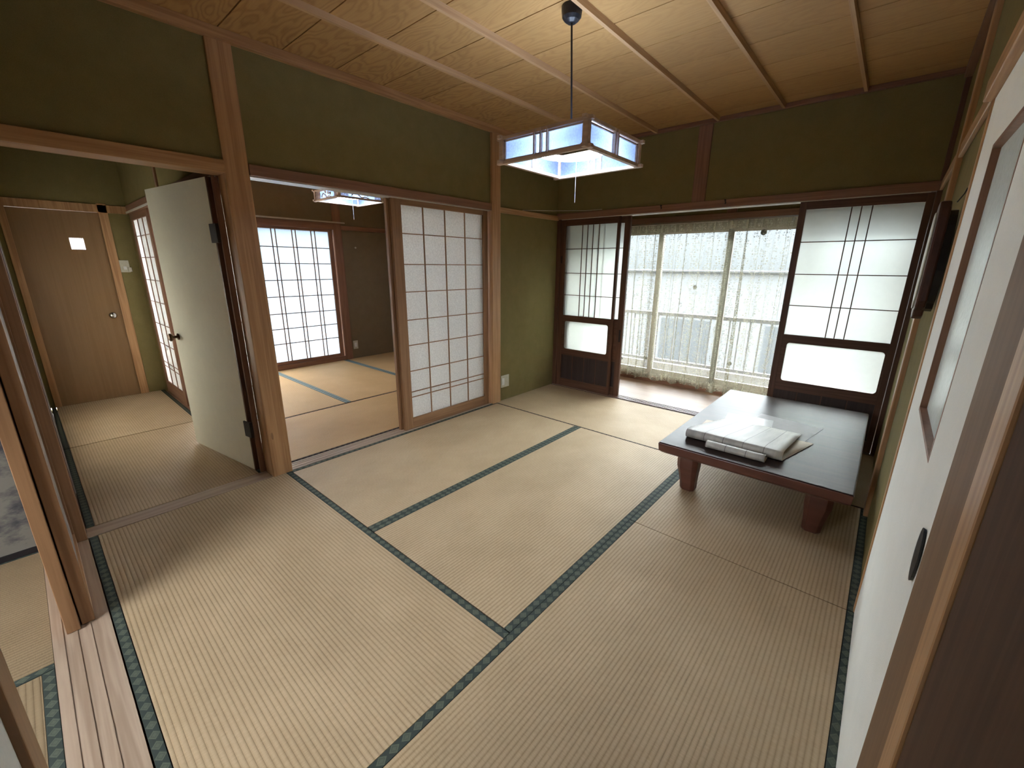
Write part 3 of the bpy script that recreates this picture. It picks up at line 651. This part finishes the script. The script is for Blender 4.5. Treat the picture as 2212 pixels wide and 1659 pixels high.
# ------------------------------------------------------------------ white sliding door on the right
wd = empty('door_12', 'white sliding door with a tall frosted window on the right', 'sliding door', kind='structure')
b = MB(); x0, x1 = XR-.008, XR+.022; A0, A1 = -2.895, -1.90; w0, w1, q0, q1 = -2.62, -2.18, .905, 1.56
b.box(x0, x1, A0, w0, .006, LB-.003).box(x0, x1, w1, A1, .006, LB-.003).box(x0, x1, w0, w1, .006, q0).box(x0, x1, w0, w1, q1, LB-.003)
b.build('door_panel', 'fusuma', wd)
f_ = .006
MB().box(XR-.0085, XR+.018, w1-.004, w1+f_, q0-f_, q1+f_).box(XR-.0085, XR+.018, w0-f_, w0+.004, q0-f_, q1+f_).box(XR-.0085, XR+.018, w0, w1, q0-f_, q0+.004).box(XR-.0085, XR+.018, w0, w1, q1-.004, q1+f_).build('window_frame', 'red_z', wd)
MB().box(XR+.006, XR+.010, w0, w1, q0, q1).build('window_pane', 'doorglass', wd)
MB().box(XR-.0095, XR+.022, A1-.002, A1+.006, .006, LB-.003).build('edge_strip', 'post_z', wd)
MB().box(XR-.012, XR+.022, -3.068, A0, .006, LB-.003).build('stile', 'brownstile', wd)
MB().lathe([(.052, 0), (.050, .004), (.042, .004), (.040, .001)], (XR-.0125, -2.835, .80), 'x', 24).build('finger_pull', 'black', wd).scale = (1, 1, 1)
o = [q for q in wd.children if q.name.startswith('finger_pull')][0]
for v in o.data.vertices: v.co.y = -2.835+(v.co.y+2.835)*.5

# ---- wall plaque / clock
cl = empty('wall_clock', 'dark scalloped wooden wall clock hung on the right wall', 'clock', (XR-.008, -1.70, 1.30))
CS = .73
out = []
for (y_, z_) in ((0, .27), (.06, .262), (.10, .235), (.125, .19), (.135, .12), (.145, .04), (.145, -.04), (.135, -.12), (.125, -.17), (.10, -.20), (.07, -.215), (.05, -.245), (.0, -.262)):
    out.append((y_, z_))
out = [(a*CS, z_*CS) for a, z_ in out]; out = out + [(-a, z_) for a, z_ in out[-2:0:-1]]
M['clockwood'] = wood('clock_dark_wood', (.045, .017, .014), (.085, .033, .026), 2, .3)
MB().poly([(-.050, a, z_) for a, z_ in out], (.028, 0, 0)).build('clock_body', 'clockwood', cl, bevel=.006)
MB().poly([(-.024, a*.8, z_*.85) for a, z_ in out], (.022, 0, 0)).build('back_board', 'black', cl)
MB().poly([(-.049, a*.70, z_*.82) for a, z_ in out], (-.006, 0, 0)).build('clock_face', 'plastic', cl, bevel=.005)
MB().tube([(-.01, 0, .19), (.002, 0, .215), (.006, 0, .232)], .002, 6).build('hanging_wire', 'black', cl)

# ------------------------------------------------------------------ near-left sliding panels
def fus(name, label, x0, x1, yy, face='greyface', st=.03):
    r = empty(name, label, 'sliding door', kind='structure')
    MB().box(x0, x0+st, yy-.018, yy+.018, .004, LB-.002).build('stile', 'frame_z', r, bevel=.002)
    MB().box(x1-st, x1, yy-.018, yy+.018, .004, LB-.002).build('stile', 'frame_z', r, bevel=.002)
    MB().box(x0+st, x1-st, yy-.018, yy+.018, .004, .06).box(x0+st, x1-st, yy-.018, yy+.018, LB-.06, LB-.002).build('rail', 'post_x', r)
    MB().box(x0+st, x1-st, yy-.010, yy+.010, .06, LB-.06).build('face', face, r)
    return r
M['greyface'] = plain('glazed_grey_paper', (.50, .46, .44), .22)
fus('door_13', 'sliding panel with orange wood stile slid to the left of the near doorway', .0, .69, -3.845)
fus('door_14', 'second sliding panel behind the left one in the near doorway', .02, .71, -3.885)
fus('door_15', 'near sliding panel with pale edge at the bottom left', 2.02, 2.80, -3.885, 'fusuma', .06)
# ---- room behind the near doorway
ip = empty('door_16', 'ink painted sliding panel in the dim room at the left edge', 'sliding door', kind='structure')
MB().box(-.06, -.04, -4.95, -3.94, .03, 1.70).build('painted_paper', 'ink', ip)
MB().box(-.06, -.034, -4.95, -3.94, .001, .03).box(-.06, -.034, -4.95, -3.94, 1.70, 1.735).build('rail', 'black', ip)
struct(MB().box(-.2, -.06, -6.2, -3.93, 0, 2.44).build('wall_near_room_left', 'wall'), 'left wall of the dim near room', 'wall')
struct(MB().box(4.1, 4.2, -6.2, -3.95, 0, 2.44).build('wall_near_room_right', 'wall'), 'right wall of the near room', 'wall')
struct(MB().box(-.2, .7, -6.2, -6.1, 0, 2.44).box(2.5, 4.2, -6.2, -6.1, 0, 2.44).box(.7, 2.5, -6.2, -6.1, 0, 1.12).box(.7, 2.5, -6.2, -6.1, 1.80, 2.44).build('wall_near_room_back', 'wall'), 'back wall of the near room with an opening added for fill light', 'wall')  # opening behind the camera is made up, lets in extra fill light
struct(MB().box(XR+.06, 4.1, -4.05, -3.93, 0, 2.44).build('wall_near_room_front', 'wall'), 'front wall of the near room right of the doorway', 'wall')

# ------------------------------------------------------------------ pendant lamps
def lamp(cx, cy, zb, zt, half, label, cord=True, ornate=False):
    r = empty('pendant_lamp', label, 'lamp', (cx, cy, zb))
    h = zt-zb; e_ = .012
    for sx_ in (-1, 1):
        for sy_ in (-1, 1):
            MB().box(sx_*half-e_, sx_*half+e_, sy_*half-e_, sy_*half+e_, 0, h).build('corner_post', 'lampwood', r, bevel=.002)
    ext = half+.028
    for k_ in (-1, 1):
        for zz, nm in ((.006, 'lower_rail'), (h-.010, 'upper_rail')):
            MB().box(-ext, ext, k_*half-.010, k_*half+.010, zz-.007, zz+.007).build(nm, 'lampwood', r, bevel=.001)
            MB().box(k_*half-.010, k_*half+.010, -ext, ext, zz-.004, zz+.010).build(nm, 'lampwood', r, bevel=.001)
        # inner thin frame + paper
        p = half-.004
        MB().box(-p+e_, p-e_, k_*p-.001, k_*p+.001, .012, h-.016).build('paper_side', 'lamppaper', r)
        MB().box(k_*p-.001, k_*p+.001, -p+e_, p-e_, .012, h-.016).build('paper_side', 'lamppaper', r)
        b = MB()
        for u0, u1 in ((-half+.012, -half+.020), (half-.020, half-.012)):
            b.box(u0, u1, k_*half-.004, k_*half+.004, .013, h-.017); b.box(k_*half-.004, k_*half+.004, u0, u1, .013, h-.017)
        for zz in (.016, h-.022):
            b.box(-half, half, k_*half-.004, k_*half+.004, zz-.003, zz+.003); b.box(k_*half-.004, k_*half+.004, -half, half, zz-.003, zz+.003)
        if ornate:
            for u in [-half+.03+.012*i for i in range(6)]+[half-.03-.012*i for i in range(5)]:
                b.box(u-.002, u+.002, k_*half-.003, k_*half+.003, .012, h-.016); b.box(k_*half-.003, k_*half+.003, u-.002, u+.002, .012, h-.016)
        else:
            for u in (-.035, 0, .035):
                b.box(u-.003, u+.003, k_*half-.012, k_*half+.012, .006, h-.004)
            for u in (-.012, .014): b.box(k_*half-.012, k_*half+.012, u-.004, u+.004, .006, h-.004)
        b.build('lattice', 'lampwood', r)
        if ornate:   # carved openwork: branch with blossoms
            yy = k_*half; pts = [(-.10, .03), (-.07, .06), (-.03, .045), (.0, .02), (.04, .03), (.08, .02)]
            for fl_ in (0, 1):
                b2 = MB(); b2.tube([((yy, u, w) if fl_ else (u, yy, w)) for u, w in pts], .006, 6)
                for u, w in ((.03, .06), (.07, .05), (-.02, .07)): b2.lathe([(.014, -.003), (.014, .003)], (yy, u, w) if fl_ else (u, yy, w), 'x' if fl_ else 'y', 8)
                b2.build('openwork_carving', 'lampwood', r)
    tb = [(.15*half/.23*cos(2*pi*i/32), .15*half/.23*sin(2*pi*i/32), h*.55) for i in range(32)]
    MB().tube(tb, .014, 10, closed=True).build('lamp_tube', 'tube', r, smooth=True)
    MB().box(-half*.9, half*.9, -.012, .012, h*.55+.018, h*.55+.03).lathe([(.05, h*.55+.02), (.06, h*.55+.05), (.03, h*.6+.06)], (0, 0, 0), 'z').build('reflector', 'white', r)
    if cord:
        top = H-zb
        MB().tube([(0, 0, h*.6+.05), (-.022, -.002, top-.055)], .0045, 8).build('power_cord', 'black', r)
        MB().lathe([(.018, top-.064), (.032, top-.054), (.042, top-.042), (.046, top-.015), (.046, top)], (-.024, 0, 0), 'z', 24).build('ceiling_cap', 'black', r, smooth=False)
    MB().tube([(.02, .02, h*.5), (.02, .02, -.16)], .0009, 5).build('pull_string', 'white', r)
    return r
lamp(1.442, -1.935, 1.737, 1.854, .227, 'lit square wooden pendant lamp hanging in the middle of the main room')
lamp(-1.46, -1.46, 1.87, 1.975, .225, 'lit carved square lamp hanging in the room beyond the shoji', ornate=True)

# ------------------------------------------------------------------ low table
tb = empty('low_table', 'low dark lacquered table with red brown edge and thick curved legs', 'table', (2.30, -.855, .0017))
hx, hy = .437, .715
b = MB(); B = b.bm
def ring(x, y, z): return [B.verts.new(p) for p in ((-x, -y, z), (x, -y, z), (x, y, z), (-x, y, z))]
R = [ring(hx-.03, hy-.03, .262), ring(hx-.016, hy-.016, .270), ring(hx-.004, hy-.004, .280), ring(hx, hy, .325)]
B.faces.new(R[0][::-1]); B.faces.new(R[3])
for p, q in zip(R, R[1:]):
    for i in range(4): B.faces.new((p[i], p[(i+1) % 4], q[(i+1) % 4], q[i]))
b.build('table_edge', 'lacqred', tb, bevel=.003)
MB().box(-hx+.004, hx-.004, -hy+.004, hy-.004, .3245, .330).build('tabletop', 'lacq', tb, bevel=.002)
MB().box(-hx+.09, hx-.09, -hy+.15, -hy+.175, .215, .27).box(-hx+.09, hx-.09, hy-.175, hy-.15, .215, .27).box(-hx+.09, -hx+.115, -hy+.15, hy-.15, .215, .27).box(hx-.115, hx-.09, -hy+.15, hy-.15, .215, .27).build('apron', 'lacqred', tb)
for sx_ in (-1, 1):
    for sy_ in (-1, 1):
        b = MB(); B = b.bm; rings = []
        for z, w, off in ((0, .037, .008), (.010, .041, .007), (.05, .043, .004), (.10, .049, -.001), (.15, .057, -.006), (.19, .058, -.007), (.225, .057, -.006), (.262, .055, -.005)):
            cx_ = sx_*(hx-.125)-sx_*off*.6; cy_ = sy_*(hy-.205)-sy_*off*.6; c_ = .014
            rings.append([B.verts.new((cx_+a*w-(c_ if 0 else 0)*0, cy_+d_*w, z)) for a, d_ in ((-1, -.6), (-.6, -1), (.6, -1), (1, -.6), (1, .6), (.6, 1), (-.6, 1), (-1, .6))])
        B.faces.new(rings[0][::-1]); B.faces.new(rings[-1])
        for p, q in zip(rings, rings[1:]):
            for i in range(8): B.faces.new((p[i], p[(i+1) % 8], q[(i+1) % 8], q[i]))
        b.build('leg', 'lacqred', tb, bevel=.002)

# ---- sheets on the table
def folded(name, label, xa, xb, prof, shear, thick, mats, grp=None):
    """prof: list of (y,z); shear: x offset for each profile point"""
    bm = bmesh.new(); uvl = bm.loops.layers.uv.new('UVMap'); nx = 12; g = []; s_ = 0; ss = []
    for i, p in enumerate(prof):
        if i: s_ += math.dist(prof[i], prof[i-1])
        ss.append(s_)
    for k_ in range(nx+1):
        t_ = k_/nx; col = []
        for (y_, z_), sh in zip(prof, shear):
            col.append(bm.verts.new((xa+(xb-xa)*t_+sh[0]*(1-t_)+sh[1]*t_, y_+.03*(t_-.5)*0, z_)))
        g.append(col)
    for k_ in range(nx):
        for j in range(len(prof)-1):
            f = bm.faces.new((g[k_][j], g[k_+1][j], g[k_+1][j+1], g[k_][j+1])); f.smooth = True
            for l, (a, b_) in zip(f.loops, ((k_, j), (k_+1, j), (k_+1, j+1), (k_, j+1))): l[uvl].uv = (a/nx*(xb-xa), ss[b_])
    me = bpy.data.meshes.new(name); bm.to_mesh(me); bm.free()
    for q in mats: me.materials.append(M[q])
    o = bpy.data.objects.new(name, me); COL.objects.link(o)
    so_ = o.modifiers.new('thickness', 'SOLIDIFY'); so_.thickness = thick; so_.offset = 0
    if len(mats) > 1: so_.material_offset = 1; so_.material_offset_rim = 1
    return tag(o, label, 'flooring sheet', grp)
def loop(y0, z0, r_, back_top, back_bot, ztop, zbot):
    P = [(back_bot, zbot), ((back_bot+y0)/2, zbot), (y0, zbot)]
    for i in range(1, 12):
        a = -pi/2-pi*i/12; P.append((y0+r_*cos(a), zbot+r_+r_*sin(a)))
    P.append((y0, zbot+2*r_))
    for i in range(1, 7): t_ = i/6; P.append((y0+(back_top-y0)*t_, zbot+2*r_+(ztop-zbot-2*r_)*(t_**.8)))
    return P
P1_ = loop(-1.385, 0, .024, -.93, -1.02, .345, .335)
n_ = len(P1_)
sh = [(.0, .09)]+[(0, .045)]+[(0, .0)]*(n_-8)+[(.0+.09*i/5, .0+.02*i/5) for i in range(6)]
folded('vinyl_flooring_sheet', 'larger folded vinyl sheet with pale plank print on the low table', 1.955, 2.435, P1_, sh, .0022, ('vinyl', 'vinylback'), 'folded flooring sheets on the table')
P2_ = [(-1.27, .3328), (-1.36, .3328), (-1.462, .3328)]+[(-1.462+.017*cos(-pi/2-pi*q/12), .3498+.017*sin(-pi/2-pi*q/12)) for q in range(1, 13)]+[(-1.45, .3664), (-1.437, .364)]
folded('vinyl_flooring_sheet', 'smaller rolled vinyl sheet tucked under the larger one', 2.085, 2.37, P2_, [(0, 0)]*len(P2_), .002, ('vinyl', 'vinylback'), 'folded flooring sheets on the table')
tag(MB().poly([(2.19, -.64, .3320), (2.538, -.70, .3320), (2.478, -1.03, .3320), (2.14, -.98, .3320)], (0, 0, .0012)).build('grey_card', 'greysheet'), 'flat grey card lying under the folded sheets', 'card')
tag(MB().poly([(2.018, -.78, .3336), (2.28, -.746, .3336), (2.30, -.925, .3336), (2.04, -.95, .3336)], (0, 0, .0008)).build('plastic_folder', 'clearsheet'), 'pale plastic folder sticking out behind the folded sheets', 'folder')

# ------------------------------------------------------------------ sub-parts: small pieces belong to the part they sit on
SUB = {'socket': 'plate', 'rocker': 'plate', 'dial': 'plate', 'lamp_tube': 'reflector', 'pane_rib': 'window_pane', 'hinge': 'door_leaf', 'door_knob': 'door_leaf', 'catch': 'stile', 'finger_pull': ('door_panel', 'stile'), 'baluster': None}
for o in list(bpy.data.objects):
    k_ = o.name.split('.')[0]; t_ = SUB.get(k_)
    if not t_ or o.parent is None: continue
    for w_ in ((t_,) if isinstance(t_, str) else t_):
        c_ = [q for q in o.parent.children if q.name.split('.')[0] == w_]
        if c_: o.parent = c_[-1]; break
for o in list(bpy.data.objects):   # the ribbed pane sits in its door leaf, two levels at most
    if o.name.split('.')[0] == 'pane_rib' and o.parent and o.parent.parent and o.parent.parent.parent: o.parent = o.parent.parent
